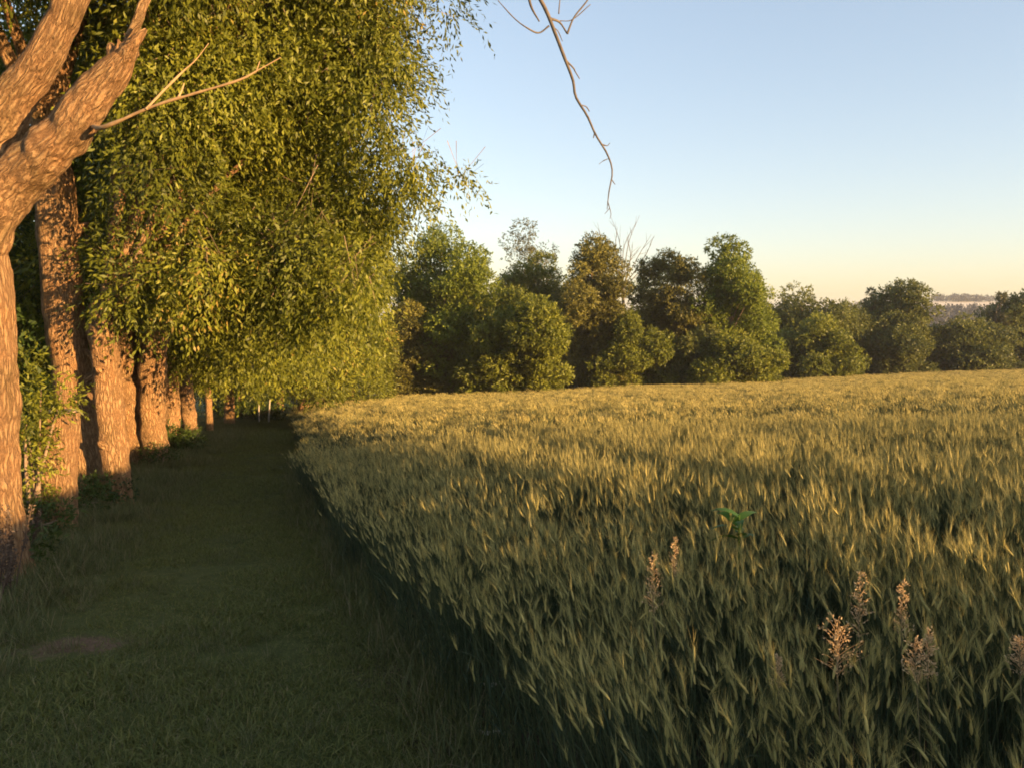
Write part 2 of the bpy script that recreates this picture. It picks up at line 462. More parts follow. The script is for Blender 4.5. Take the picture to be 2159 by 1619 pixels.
near, far, NX, NY, rng = wheat()
print('near clumps', len(NX))
PXS = [500, 620, 820, 1180, 1350, 1600, 1780, 1960, 2159, 2700]
EDGE = [46, 50, 60, 62, 72, 74, 90, 100, 108, 120]
def far_points():
    n = 30000
    X = rng.uniform(.7, 175, n); Y = rng.uniform(-26, 125, n)
    # jittered metre grid so no bare holes and no doubling
    gx, gy = np.meshgrid(np.arange(.9, 175, .9), np.arange(-26, 125, .9), indexing='ij')
    X = (gx + rng.uniform(-.3, .3, gx.shape)).ravel(); Y = (gy + rng.uniform(-.3, .3, gy.shape)).ravel()
    fw = Y * CY + X * SY; la = X * CY - Y * SY; dist = np.hypot(X, Y)
    px = 1079.5 + la / np.maximum(fw, .5) * FPX
    lim = np.interp(px, PXS, EDGE)
    inw = (np.abs(la) < fw * .85 + 1.2) & (fw > 0)
    front = inw & (dist > 13.6) & (fw < lim)
    around = (~inw) & (dist < 32) & (X > 1.45)
    ok = (front | around) & (X > np.where(Y > 9, .75, 1.2))
    return X[ok], Y[ok]
FX, FY = far_points()
print('far patches', len(FX))
def crop():
    protos = near + far
    X = np.concatenate([NX, FX]); Y = np.concatenate([NY, FY]); n = len(X); k = len(NX)
    Z = terrain(X, Y)
    rot = np.zeros((n, 3)); rot[:, 2] = rng.normal(size=n) * .6
    rot[:, 0] = rng.normal(size=n) * .05; rot[:, 1] = rng.normal(size=n) * .05
    hs = 1.0 + .10 * (vnoise(np.stack([X * .35, Y * .35, X * 0], 1)) - .5) + .05 * rng.normal(size=n)
    ed = np.clip(1.02 - .055 * Y, .28, 1.2)
    hs = hs * (1 - .13 * np.clip((1.9 - (X - ed)) / 1.2, 0, 1))
    tram = np.abs(X - 3.3) < .24
    hs = np.where(tram, hs * .88, hs)
    scl = np.stack([np.ones(n), np.ones(n), hs], 1)
    idx = np.concatenate([rng.integers(0, len(near), k), len(near) + rng.integers(0, len(far), n - k)])
    scatter('barley_crop', protos, np.stack([X, Y, Z], 1), rot, scl, idx, 'field of ripening bearded barley leaning towards the mown strip', 'barley')
crop()

def turf():
    r = np.random.default_rng(5)
    short, tall = [], []
    for k in range(6):
        mb = MB()
        for j in range(34):
            a, q = r.uniform(0, 6.28), .10 * math.sqrt(r.random())
            d = [r.normal() * .7, r.normal() * .7, 1]
            blade_strip(mb, np.array([math.cos(a) * q, math.sin(a) * q, -.01]), d, r.uniform(.035, .085), r.uniform(.003, .006), r, r.uniform(.1, .7), 0, r.random(), 3)
        short.append(mb.mesh('turf tuft', [M['grass']]))
    for k in range(6):
        mb = MB()
        for j in range(30):
            a, q = r.uniform(0, 6.28), .12 * math.sqrt(r.random())
            d = [r.normal() * .32, r.normal() * .32, 1]
            blade_strip(mb, np.array([math.cos(a) * q, math.sin(a) * q, -.01]), d, r.uniform(.16, .48), r.uniform(.004, .008), r, r.uniform(.1, .6), 0, r.random(), 4)
        tall.append(mb.mesh('tall tuft', [M['tall_grass']]))
    # mown strip
    n = 90000
    X = r.uniform(-2.4, 1.25, n); Y = -1.5 + 62 * r.random(n) ** 1.75
    dens = vnoise(np.stack([X * 2.2, Y * 2.2, X * 0], 1)) * .6 + vnoise(np.stack([X * .8, Y * .8, X * 0 + 4], 1)) * .4
    p = np.where(X > .55, .50 - (X - .55) * .6, .8) * np.clip(dens * 1.8, .15, 1)
    p *= 1 - np.exp(-(((X - SOILP[0]) * 2.2) ** 2 + ((Y - SOILP[1]) * 3.8) ** 2)) * .9
    ok = (r.random(n) < p) & (r.random(n) < .68)
    X, Y, dn = X[ok], Y[ok], dens[ok]; m = len(X)
    s = (.45 + 1.5 * np.clip(dn - .2, 0, 1)) * r.uniform(.65, 1.35, m) * (1 + np.clip(Y, 0, 40) * .02)
    rot = np.stack([r.normal(size=m) * .1, r.normal(size=m) * .1, r.uniform(0, 6.28, m)], 1)
    print('turf tufts', m)
    scatter('mown_grass', short, np.stack([X, Y, terrain(X, Y)], 1), rot, np.stack([s, s, s * .9], 1), r.integers(0, 6, m), 'short mown grass strip between the tree row and the barley', 'grass')
    # rough verge along the trunks, thin grass under the trees beyond
    n = 16000
    X = -r.gamma(2.6, .75, n) - 1.35; Y = -1.0 + 64 * r.random(n) ** 1.5
    ok = (X > -12) & (vnoise(np.stack([X * .9, Y * .9, X * 0], 1)) > .34)
    X, Y = X[ok], Y[ok]; m = len(X)
    s = r.uniform(.35, .95, m) * np.clip((-X - .9) / 1.2, .35, 1)
    x2 = r.uniform(-1.9, .5, 5200); y2 = -1 + 60 * r.random(5200) ** 1.5
    k2 = vnoise(np.stack([x2 * 1.5, y2 * 1.5, x2 * 0 + 2], 1)) > .60
    X = np.concatenate([X, x2[k2]]); Y = np.concatenate([Y, y2[k2]]); m = len(X)
    s = np.concatenate([s, r.uniform(.18, .42, k2.sum())])
    y3 = .8 + 22 * r.random(1700) ** 1.6; e3 = np.clip(1.02 - .055 * y3, .28, 1.2)      # grass creeping along the foot of the crop
    X = np.concatenate([X, e3 - np.abs(r.normal(size=1700)) * .16 + .08]); Y = np.concatenate([Y, y3])
    s = np.concatenate([s, r.uniform(.25, .8, 1700)]); m = len(X)
    rot = np.stack([r.normal(size=m) * .12, r.normal(size=m) * .12, r.uniform(0, 6.28, m)], 1)
    print('tall tufts', m)
    scatter('rough_grass', tall, np.stack([X, Y, terrain(X, Y)], 1), rot, np.stack([s, s, s], 1), r.integers(0, 6, m), 'uncut rough grass growing around the feet of the tree row', 'grass')
turf()

# ------------------------------------------------------------------ willow row
def row_blobs(rng, n=44, reach=4.4, z0=4.2, z1=11.0, low=True):
    B = []
    for k in range(n):
        a = rng.uniform(0, 6.283); z = rng.uniform(z0, z1)
        env = reach * math.sqrt(max(.12, 1 - ((z - (z0 + 1.2)) / (z1 - z0 + .6)) ** 2)) if z > z0 + 1.2 else reach * .95
        q = env * math.sqrt(rng.uniform(.12, 1))
        r = rng.uniform(1.05, 1.75)
        B.append([q * math.cos(a), q * math.sin(a), z, r, r, r * rng.uniform(.75, 1.05)])
    if low:
        for k in range(16):
            a = rng.uniform(0, 6.283); q = reach * rng.uniform(.6, 1.1)
            r = rng.uniform(.8, 1.2)
            B.append([q * math.cos(a), q * math.sin(a), z0 - rng.uniform(.0, .9), r, r, r * rng.uniform(1.0, 1.35)])
    return np.array(B)

def limbs(mb, start, r0, B, rng, count=9, mat=0):
    order = np.argsort(-B[:, 5])[:count]
    for k in order:
        e = B[k, :3]; s = np.array(start, float)
        mid = s * .5 + e * .5 + np.array([0, 0, .5]) + rng.normal(size=3) * .25
        tube(mb, [s, s * .75 + mid * .25 + rng.normal(size=3) * .05, mid, e], [r0 * .55, r0 * .45, r0 * .26, .02], 7, 12, .02, 3, mat)

crown_meshes = {}
def willow_crown(key, seed, leafscale=1.0, ntwig=24000, per=11, **kw):
    if key not in crown_meshes:
        rng = np.random.default_rng(seed)
        B = row_blobs(rng, **kw)
        mb = MB()
        foliage(mb, B, ntwig, per, .100 * leafscale, .038 * leafscale, .60, .75, rng, gap=.36, gscale=.9, inner=.3, twigs=True)
        crown_meshes[key] = (mb.mesh('crown', [M['willow'], M['twig']]), B)
    return crown_meshes[key]

GROUP_ROW = 'willow trees in the row beside the mown strip'
def willow(px, fwd, dia, fork, label, key, seed, lean=(0, 0), stems=1, kw=None, spin=0, scale=1.0, own=None):
    rng = np.random.default_rng(seed)
    g = ground_at(px, fwd)
    t = empty('willow_tree', g, label, 'tree', GROUP_ROW)
    kw = dict(kw or {}); kw.setdefault('leafscale', 1.1 if key == 'd' else 1.5); kw.setdefault('ntwig', 20000 if key == 'd' else 15000)
    me, B = own(g) if own else willow_crown(key, {'a': 21, 'b': 22, 'c': 23}.get(key, 30), **(kw or {}))
    c = bpy.data.objects.new('crown', me); COL.objects.link(c); c.parent = t
    c.rotation_euler = (0, 0, spin); c.scale = (scale,) * 3
    c.location = (lean[0] * .6, lean[1] * .6, 0)
    if own: c.location = (0, 0, 0)
    cs, sn = math.cos(spin), math.sin(spin)
    Bw = B.copy(); Bw[:, 0] = (B[:, 0] * cs - B[:, 1] * sn) * scale + lean[0] * .6; Bw[:, 1] = (B[:, 0] * sn + B[:, 1] * cs) * scale + lean[1] * .6; Bw[:, 2] *= scale
    mb = MB(); r = dia / 2
    offs = [(0, 0)] if stems == 1 else [(-.30, .05), (.22, -.08), (.02, .3)][:stems]
    for k, (ox, oy) in enumerate(offs):
        rs = r * (1 if stems == 1 else .62)
        b0 = np.array([ox * .7, oy * .7, -.25])
        topx = np.array([lean[0] + ox * 1.8, lean[1] + oy * 1.8, fork])
        mid = b0 * .5 + topx * .5 + rng.normal(size=3) * .05
        tube(mb, [b0, b0 * .93 + topx * .07, mid, topx, topx + [lean[0] * .1 + ox * .4, lean[1] * .1 + oy * .4, .45]], [rs * 1.45, rs * 1.06, rs * .93, rs * .88, rs * .45], 24, 60, r * .17, 4.0)
        limbs(mb, topx, rs * .8, Bw, rng, 8 if stems == 1 else 5)
        # burrs and stubs of old cuts
        for q in range(5):
            z = rng.uniform(.8, fork * .95); f = z / fork; c0 = b0 * (1 - f) + topx * f
            a = rng.uniform(0, 6.28); d = np.array([math.cos(a), math.sin(a), .7])
            tube(mb, [c0 + d * rs * .6, c0 + d * rs * 1.15, c0 + d * rs * 1.35], [rs * .34, rs * .2, rs * .07], 8, 6, .02, 6)
    mb.build('trunk', M['bark'], t, True)
    return t

D = 1.06          # distances scale with eye height
def front_crown(g):
    """Crown of the willow closest to the strip: blobs set where its foliage hangs, well clear of the trunks left of it."""
    rng = np.random.default_rng(90); B = []
    for px, py, fw, r in ((745, -60, 13, 1.05), (760, 60, 13.2, 1.0), (755, 180, 13, 1.1), (800, 270, 13.4, .95), (885, 325, 13.2, .55), (940, 350, 13.2, .34), (972, 362, 13.2, .16), (780, 360, 13.8, .95), (760, 450, 14.2, .8),
                          (740, -220, 13.4, 1.1), (690, -330, 13.5, 1.3), (285, 330, 14.5, .65), (295, 460, 14.2, .7), (270, 560, 14.0, .6), (330, 590, 13.4, .6), (935, 5, 13.2, .28), (262, 615, 11.7, .30), (310, 565, 11.6, .5), (272, 500, 12.6, .42), (320, 440, 11.8, .55), (350, 360, 11.7, .7), (268, 395, 13.0, .45), (320, 250, 11.8, .7), (420, 560, 11.7, .6), (250, 565, 12.5, .28)):
        B.append([*(at(px, py, fw) - g), r, r, r])
    for k in range(46):
        px = rng.uniform(330, 735); py = rng.uniform(-360, 540 - .12 * (px - 330)); r = rng.uniform(.8, 1.25)
        B.append([*(at(px, py, rng.uniform(11.6, 16.5)) - g), r, r, r * .95])
    for k in range(16):
        px = rng.uniform(330, 760); py = rng.uniform(440, 600); r = rng.uniform(.55, .8)
        B.append([*(at(px, py, rng.uniform(12, 15.5)) - g), r, r, r * 1.2])
    B = np.array(B); mb = MB()
    foliage(mb, B, 29000, 14, .105, .037, .6, .8, rng, gap=.40, gscale=1.0, inner=.3, twigs=True)
    return mb.mesh('crown', [M['willow'], M['twig']]), B
willow(187, 11.9 * D, .62, 6.0, 'tall willow with a straight clear trunk standing behind the sawn stump', 'd', 41, lean=(-.30, .05), spin=.4, kw=dict(z0=8.0, z1=13, low=False, reach=3.6))
willow(250, 11.6 * D, .47, 2.9, 'willow with a short thick trunk closest to the strip, right of the stump', 'front', 42, lean=(-.12, .05), own=front_crown)
willow(310, 18.6 * D, 1.12, 4.0, 'willow with several heavy trunks joined at the foot', 'c', 43, stems=3, spin=4.0, scale=.95)
willow(362, 24.5 * D, .55, 3.4, 'willow right behind the many-trunked one, small dark shrub at its foot', 'a', 44, spin=3.3)
willow(405, 29.5 * D, .62, 3.6, 'mid-row willow with one stout trunk leaning a little left, beyond the small dark shrub', 'b', 45, lean=(-.25, 0), spin=.2)
willow(443, 35.0 * D, .34, 3.2, 'thin-stemmed willow far down the row, between two stouter trunks', 'c', 46, spin=1.2)
willow(484, 40.0 * D, .60, 3.4, 'willow near the far end of the row, last of the stout trunks', 'a', 47, spin=5.2, lean=(.1, 0))
willow(508, 45.5 * D, .30, 3.0, 'slender willow closing the far end of the row, before the two pale posts', 'b', 48, spin=3.9)

# nearest willow: traced limb by limb
def near_willow():
    d0 = 6.7 * D
    g = ground_at(-36, d0)
    t = empty('willow_tree', g, 'nearest willow at the left edge, two heavy limbs reaching up right', 'tree', GROUP_ROW)
    rng = np.random.default_rng(77)
    L = lambda *p: [at(a, b, d0 + c) - g for a, b, c in p]
    mb = MB()
    base = [np.array([0, 0, -.3]), np.array([0, 0, .15])]
    tube(mb, base + L((-48, 1000, 0), (-50, 820, 0), (-57, 640, 0), (-76, 500, .1), (-98, 380, .2)), [.56, .42, .35, .345, .325, .31, .28], 36, 110, .045, 3.6)
    mb.build('trunk', M['bark'], t, True)
    mb = MB()
    tube(mb, L((-78, 570, .05), (2, 418, .0), (84, 334, -.1), (142, 281, -.18), (197, 203, -.25), (247, 146, -.3), (276, 100, -.33)), [.24, .225, .212, .19, .172, .12, .045], 32, 90, .032, 3.6)
    # torn end: splintered stubs
    for a, b2, c2, r in ((308, 62, -.40, .040), (298, 48, -.36, .03), (262, 72, -.3, .04), (238, 92, -.26, .045), (284, 78, -.38, .05), (250, 84, -.34, .03)):
        tube(mb, L((246, 148, -.3), ((258 + a) / 2 + rng.normal() * 8, (115 + b2) / 2, c2), (a, b2, c2)), [.09, r * 1.1, r * .25], 9, 12, .04, 7)
    tube(mb, L((268, 108, -.3), (300, 20, -.1), (340, -90, .1), (420, -260, .2)), [.06, .045, .04, .03], 10, 16, .02, 5)
    mb.build('limb', M['bark'], t, True)['label'] = 'lower limb with a torn splintered end'
    mb = MB()
    tube(mb, L((-95, 500, .1), (-62, 400, .1), (-18, 290, .1), (30, 205, .05), (78, 143, .0), (126, 58, -.05), (149, 0, -.1), (190, -120, -.1)), [.29, .26, .215, .18, .148, .138, .132, .12], 32, 90, .03, 3.6)
    mb.build('limb', M['bark'], t, True)['label'] = 'upper limb leaving the top of the photo'
    # leafless side shoot on the lower limb
    mb = MB()
    tube(mb, L((196, 268, -.30), (222, 268, -.48), (320, 226, -.6), (400, 201, -.65), (500, 171, -.7), (545, 148, -.7), (592, 122, -.7)), [.020, .017, .013, .0115, .009, .006, .004], 7, 30, .006, 9)
    tube(mb, L((308, 231, -.6), (345, 192, -.55), (385, 152, -.5), (412, 128, -.5), (440, 92, -.45)), [.0115, .010, .0085, .006, .003], 6, 18, .004, 9)
    tube(mb, L((375, 208, -.64), (384, 190, -.6), (388, 176, -.6)), [.010, .007, .004], 5)
    tube(mb, L((505, 170, -.7), (540, 152, -.66), (548, 130, -.6)), [.008, .006, .003], 5)
    mb.build('branch', M['shoot'], t, True)['label'] = 'slim leafless forked side shoot'
    # dead twig dangling far out over the barley
    mb = MB(); q = -1.2
    tube(mb, L((200, -180, -.1), (420, -420, -.4), (800, -430, -.9), (1040, -210, q), (1118, -40, q), (1150, 20, q), (1172, 75, q), (1190, 122, q), (1208, 170, q), (1214, 205, q), (1238, 245, q), (1256, 285, q), (1280, 325, q), (1291, 362, q), (1284, 405, q), (1280, 442, q)),
         [.12, .07, .045, .026, .016, .0145, .013, .012, .0105, .0095, .0085, .0075, .0065, .0055, .0045, .0025], 8, 44, .006, 14)
    for P, r in ((((1112, -20, q), (1120, 15, q), (1137, 46, q)), .012), (((1158, 55, q), (1136, 70, q), (1112, 60, q - .1), (1085, 40, q - .1), (1050, 2, q - .1)), .007),
                 (((1160, 40, q), (1180, 48, q + .1), (1196, 72, q + .1)), .011), (((1196, 72, q + .1), (1210, 38, q + .1), (1236, 5, q + .1), (1255, -25, q + .1)), .008),
                 (((1180, 45, q + .1), (1207, 42, q + .1), (1245, 10, q + .1)), .005), (((1190, 125, q), (1208, 143, q), (1213, 152, q + .05), (1222, 167, q + .05)), .008),
                 (((1284, 335, q), (1272, 340, q), (1263, 347, q)), .005), (((1254, 280, q), (1251, 292, q)), .006), (((1178, 30, q), (1180, 5, q), (1184, -30, q)), .006),
                 (((1281, 425, q), (1288, 450, q), (1286, 462, q)), .003), (((1225, 222, q), (1236, 226, q + .04), (1243, 236, q + .06)), .004), (((1268, 305, q), (1280, 308, q), (1286, 302, q)), .004), (((1165, 58, q), (1176, 66, q), (1186, 88, q + .05)), .005), (((1290, 380, q), (1297, 390, q)), .004), (((1285, 440, q), (1275, 452, q)), .003)):
        tube(mb, L(*P), np.linspace(r, r * .5, len(P)), 6, 4 * len(P), .002, 9)
    mb.build('dead_branch', M['dead_wood'], t, True)['label'] = 'bare dead twig dangling against the sky'
    # crown: above and behind the limbs
    B = []
    for k in range(26):
        a = rng.uniform(0, 6.28); z = rng.uniform(7.6, 12); q2 = 3.2 * math.sqrt(rng.random())
        r = rng.uniform(1.0, 1.6)
        B.append([-.9 + q2 * math.cos(a), 1.3 + q2 * math.sin(a), z, r, r, r * .9])
    B = np.array(B)
    mb = MB(); foliage(mb, B, 11000, 13, .115, .036, .62, .75, rng, gap=.34, gscale=.85)
    mb.build('crown', [M['willow']], t)
near_willow()

# sawn stump in front of the tall willow
def stump():
    g = ground_at(115, 9.2 * D)
    t = empty('tree_stump', g, 'tall sawn-off willow stump with a flat top, overgrown by leafy shoots', 'stump')
    L = lambda px, py: at(px, py, 9.2 * D) - g
    mb = MB()
    top = L(122, 868)
    tube(mb, [np.array([-.02, 0, -.25]), np.array([0, 0, .12]), L(118, 1000), L(121, 930), top], [.36, .29, .255, .25, .245], 24, 30, .045, 3, cap=False)
    mb.build('trunk', M['bark'], t, True)
    mb = MB(); a = np.linspace(0, 6.283, 24, endpoint=False)
    ring = np.stack([np.cos(a) * .245, np.sin(a) * .245, 0 * a], 1) * (1 + .06 * np.sin(a * 3))[:, None] + top
    mb.add(np.vstack([ring, ring * [1, 1, 1] + [0, 0, .012], [top + [0, 0, .018]]]), [[k, (k + 1) % 24, 24 + (k + 1) % 24, 24 + k] for k in range(24)])
    mb.add(np.vstack([ring + [0, 0, .012], [top + [0, 0, .02]]]), [[k, (k + 1) % 24, 24] for k in range(24)])
    mb.build('cut_face', M['cut_wood'], t)
stump()

def bush(name, px, fwd, blobs, ntwig, per, L, W, tlen, mat, label, cat, seed, group=None, stems=5, droop=.2, gap=.36, stem_mat='twig', gscale=2.0):
    rng = np.random.default_rng(seed)
    g = ground_at(px, fwd)
    t = empty(name, g, label, cat, group)
    B = np.asarray(blobs, float)
    mb = MB()
    foliage(mb, B, ntwig, per, L, W, tlen, droop, rng, gap=gap, gscale=gscale, inner=.2, zmin=.05)
    mb.build('foliage', [M[mat]], t)
    mb = MB()
    for k in range(stems):
        e = B[k % len(B), :3]
        tube(mb, [[rng.normal() * .05, rng.normal() * .05, -.1], e * [.4, .4, .5] + rng.normal(size=3) * .04, e], [.03, .02, .006], 6, 10)
    mb.build('stem', M[stem_mat], t, True)
    return t

# leafy shoots round the stump and up the tall willow
bush('sucker_shoots', 74, 8.75 * D, [[0, 0, .75, .15, .15, .35], [.0, 0, 1.1, .18, .15, .35], [-.02, 0, 1.5, .22, .2, .35], [.14, .05, 1.85, .25, .2, .3], [.36, .1, 1.85, .16, .16, .25], [-.1, 0, 2.15, .18, .2, .3]],
     430, 8, .085, .026, .22, 'willow', 'leafy willow shoots sprouting between the nearest trunk and the stump', 'shrub', 61, stems=6, droop=.2, gap=.3)
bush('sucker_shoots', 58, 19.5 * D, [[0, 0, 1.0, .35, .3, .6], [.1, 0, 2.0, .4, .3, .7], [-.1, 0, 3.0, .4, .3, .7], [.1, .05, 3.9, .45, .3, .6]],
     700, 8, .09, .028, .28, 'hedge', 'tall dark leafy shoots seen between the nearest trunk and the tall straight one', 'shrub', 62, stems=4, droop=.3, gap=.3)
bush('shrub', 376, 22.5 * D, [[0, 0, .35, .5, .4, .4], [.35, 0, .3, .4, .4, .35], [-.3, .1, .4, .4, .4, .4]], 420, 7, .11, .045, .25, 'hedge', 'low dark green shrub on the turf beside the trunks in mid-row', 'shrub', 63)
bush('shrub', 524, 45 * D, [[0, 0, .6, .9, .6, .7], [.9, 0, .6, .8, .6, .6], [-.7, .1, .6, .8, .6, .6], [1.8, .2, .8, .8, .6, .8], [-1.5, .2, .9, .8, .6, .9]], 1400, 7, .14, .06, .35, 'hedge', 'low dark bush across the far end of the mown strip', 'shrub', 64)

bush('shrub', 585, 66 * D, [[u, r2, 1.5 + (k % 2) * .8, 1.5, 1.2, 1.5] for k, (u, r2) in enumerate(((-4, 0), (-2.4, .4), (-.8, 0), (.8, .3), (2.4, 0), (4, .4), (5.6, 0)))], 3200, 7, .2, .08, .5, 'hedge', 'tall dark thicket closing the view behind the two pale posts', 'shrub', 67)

# hedge on the far side of the row
k = 0
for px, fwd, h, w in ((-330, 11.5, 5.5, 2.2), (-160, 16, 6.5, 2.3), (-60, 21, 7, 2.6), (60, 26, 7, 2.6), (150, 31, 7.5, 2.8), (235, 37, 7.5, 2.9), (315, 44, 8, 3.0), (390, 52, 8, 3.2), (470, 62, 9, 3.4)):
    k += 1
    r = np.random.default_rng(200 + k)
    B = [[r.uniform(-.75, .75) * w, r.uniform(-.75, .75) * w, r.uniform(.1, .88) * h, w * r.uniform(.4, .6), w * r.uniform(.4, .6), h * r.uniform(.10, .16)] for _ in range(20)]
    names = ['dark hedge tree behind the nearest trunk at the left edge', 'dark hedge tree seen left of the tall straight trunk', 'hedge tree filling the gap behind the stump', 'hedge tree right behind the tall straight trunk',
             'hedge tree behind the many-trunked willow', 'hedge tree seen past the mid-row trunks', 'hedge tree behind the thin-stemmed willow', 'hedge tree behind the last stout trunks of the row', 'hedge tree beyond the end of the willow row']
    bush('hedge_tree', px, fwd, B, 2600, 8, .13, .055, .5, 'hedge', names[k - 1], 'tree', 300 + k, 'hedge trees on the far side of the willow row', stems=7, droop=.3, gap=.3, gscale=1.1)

# ------------------------------------------------------------------ treeline across the field
def profile(kind, z):
    if kind == 'cone': return max(.16, min(1, 1.15 * (1 - z) ** .75 + .02))
    if kind == 'dome': return math.sqrt(max(.05, 1 - max(0, (z - .30) / .71) ** 2.8))
    if kind == 'col': return 1.0 if z < .72 else max(.25, 1 - ((z - .72) / .3) ** 1.6)
    if kind == 'vase': return .5 + .5 * min(1, z / .6) if z < .75 else max(.3, 1 - ((z - .75) / .3) ** 2 * .7)
    return 1.0

GROUP_TL = 'trees of the treeline across the barley field'
def field_tree(px, fwd, ytop, hw, kind, mat, label, seed, name='field_tree', n=110, ntwig=2600, gap=.36, leaf=.30, z0=.06, cat='tree', bare=0):
    rng = np.random.default_rng(seed)
    g = ground_at(px, fwd)
    top = at(px, ytop, fwd)[2]
    H = max(1.5, top - g[2]); Wd = 1.16 * hw / FPX * fwd
    t = empty(name, g, label, cat, GROUP_TL)
    # the crown is several lobes of different height, each knobbly with leaf clumps
    nl = {'cone': 4, 'col': 5, 'vase': 4}.get(kind, 7); lobes = []
    side = unit(np.array([CY, -SY, 0.0])); deep = np.array([SY, CY, 0.0])
    for k in range(nl):
        if k == 0: u, zc = rng.uniform(-.2, .2), .64
        elif k < 3: u, zc = (.5 if k == 1 else -.5) * rng.uniform(.6, 1.1), rng.uniform(.50, .66)
        else: u, zc = rng.uniform(-.72, .72), rng.uniform(z0 + .14, .66 if kind != 'col' else .8)
        if kind == 'cone': u *= 1.1 - zc
        rw = Wd * (rng.uniform(.42, .62) if k else .62); rh = (1 - zc) * H if k == 0 else H * rng.uniform(.20, .34)
        c = side * u * Wd + deep * rng.uniform(-.6, .3) * Wd
        lobes.append((c[0], c[1], zc * H, rw, min(rh, (1.0 - zc) * H)))
    for u in (-.62, 0, .62):                                   # leaves down to the ground
        if z0 < .2: lobes.append((side[0] * u * Wd, side[1] * u * Wd, .17 * H, Wd * .48, .19 * H))
    tops = [(l[0], l[1], l[2] + l[4]) for l in lobes[:3]]
    for zc in (.25, .45, .62):                                 # shaded heart of the crown
        if z0 < .2: lobes.append((deep[0] * .2 * Wd, deep[1] * .2 * Wd, zc * H, Wd * .5, .16 * H))
    B = []
    for k in range(n):
        lx, ly, lz, lr, lh = lobes[k % len(lobes)]
        dv = unit(rng.normal(size=3)); q = rng.uniform(.35, .95)
        r = lr * rng.uniform(.28, .5)
        if k < 9 and n != 40:                                              # a rounded head on each upper lobe
            tx, ty, tz = tops[k % 3]; r = lr * .5
            B.append([tx + rng.normal() * .22 * lr, ty + rng.normal() * .22 * lr, tz - r * (.75 + .55 * (k // 3)), r, r, r * .75]); continue
        B.append([lx + dv[0] * lr * q, ly + dv[1] * lr * q, max(.3, lz + dv[2] * max(.2, lh - r * .5) * q), r, r, r * rng.uniform(.6, .9)])
    B = np.array(B)
    mb = MB()
    foliage(mb, B, ntwig, 7, leaf, leaf * .5, leaf * 1.7, .2, rng, gap=gap, gscale=.8, inner=.6, zmin=.1)
    mb.build('crown', [M[mat]], t)
    mb = MB(); r0 = .10 + .012 * H
    tube(mb, [[0, 0, -.3], [.05, 0, H * .3], [rng.normal() * .3, rng.normal() * .3, H * .62], [rng.normal() * .3, 0, H * .74]], [r0 * 1.1, r0 * .8, r0 * .45, r0 * .1], 8, 16, .03, 1.5)
    for k in rng.permutation(len(B))[:10]:
        e = B[k, :3]; s = np.array([0, 0, e[2] * .55])
        tube(mb, [s, s * .4 + e * .6 + [0, 0, .2], e], [r0 * .3, r0 * .16, .02], 5, 8)
    mb.build('trunk', M['twig'], t, True)
    return t

TL = [
 # px, fwd, ytop, halfwidth px, profile, material, label
 (925, 66, 470, 125, 'dome', 'tree_light', 'large round-topped yellow-green tree first beyond the willow row'),
 (1075, 61, 612, 105, 'dome', 'tree_mid', 'low bushy tree in front of the treeline, right of the dark hollow'),
 (880, 64, 640, 70, 'dome', 'tree_dark', 'dark bush at the edge of the barley under the round-topped tree'),
 (1120, 80, 535, 85, 'dome', 'tree_mid', 'rounded tree under the feathery pale top'),
 (1255, 74, 500, 88, 'cone', 'tree_dark', 'dark pointed tree left of the bare tree'),
 (1405, 78, 528, 70, 'col', 'tree_dark', 'dark tree right of the bare tree, touching a brighter neighbour'),
 (1532, 76, 500, 88, 'dome', 'tree_light', 'tallest bright green tree in the middle of the treeline'),
 (1330, 73, 660, 70, 'dome', 'tree_mid', 'low round tree in front of the bare tree'),
 (1450, 74, 690, 60, 'dome', 'tree_blue', 'low dark green tree at the foot of the brightest tree'),
 (1690, 100, 600, 88, 'dome', 'tree_blue', 'broad lower tree just right of the brightest tree'),
 (1705, 92, 664, 78, 'dome', 'tree_mid', 'lighter bush in front of the broad lower tree'),
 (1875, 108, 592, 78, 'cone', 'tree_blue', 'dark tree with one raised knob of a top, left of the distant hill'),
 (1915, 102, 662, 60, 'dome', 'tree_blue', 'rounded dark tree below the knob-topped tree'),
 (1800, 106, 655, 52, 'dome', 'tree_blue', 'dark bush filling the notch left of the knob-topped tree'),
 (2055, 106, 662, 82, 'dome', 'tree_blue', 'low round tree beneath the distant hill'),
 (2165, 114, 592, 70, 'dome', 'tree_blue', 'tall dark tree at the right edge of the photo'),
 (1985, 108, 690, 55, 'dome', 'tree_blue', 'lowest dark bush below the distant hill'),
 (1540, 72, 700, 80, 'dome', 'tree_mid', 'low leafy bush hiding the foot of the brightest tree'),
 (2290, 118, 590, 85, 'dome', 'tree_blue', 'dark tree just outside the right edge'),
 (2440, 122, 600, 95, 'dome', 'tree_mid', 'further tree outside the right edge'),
]
for i, (px, fwd, yt, hw, kind, mat, lab) in enumerate(TL):
    field_tree(px, fwd, yt, hw, kind, mat, lab, 500 + i, ntwig=(15000 if hw > 100 else 10500) if fwd < 85 else 7000, leaf=.25 if fwd < 85 else .33, gap=.22)
field_tree(1115, 84, 462, 66, 'vase', 'tree_airy', 'feathery pale tree rising airily above the treeline', 540, n=60, ntwig=3200, gap=.44, leaf=.18, z0=.35)
field_tree(1822, 110, 590, 30, 'col', 'tree_airy', 'thin pale tree top left of the knob-topped tree', 541, n=40, ntwig=2000, gap=.36, leaf=.25, z0=.15)
field_tree(2100, 112, 588, 22, 'col', 'tree_airy', 'slim pale tree top beside the tall dark tree at the right edge', 542, n=40, ntwig=1800, gap=.36, leaf=.25, z0=.15)
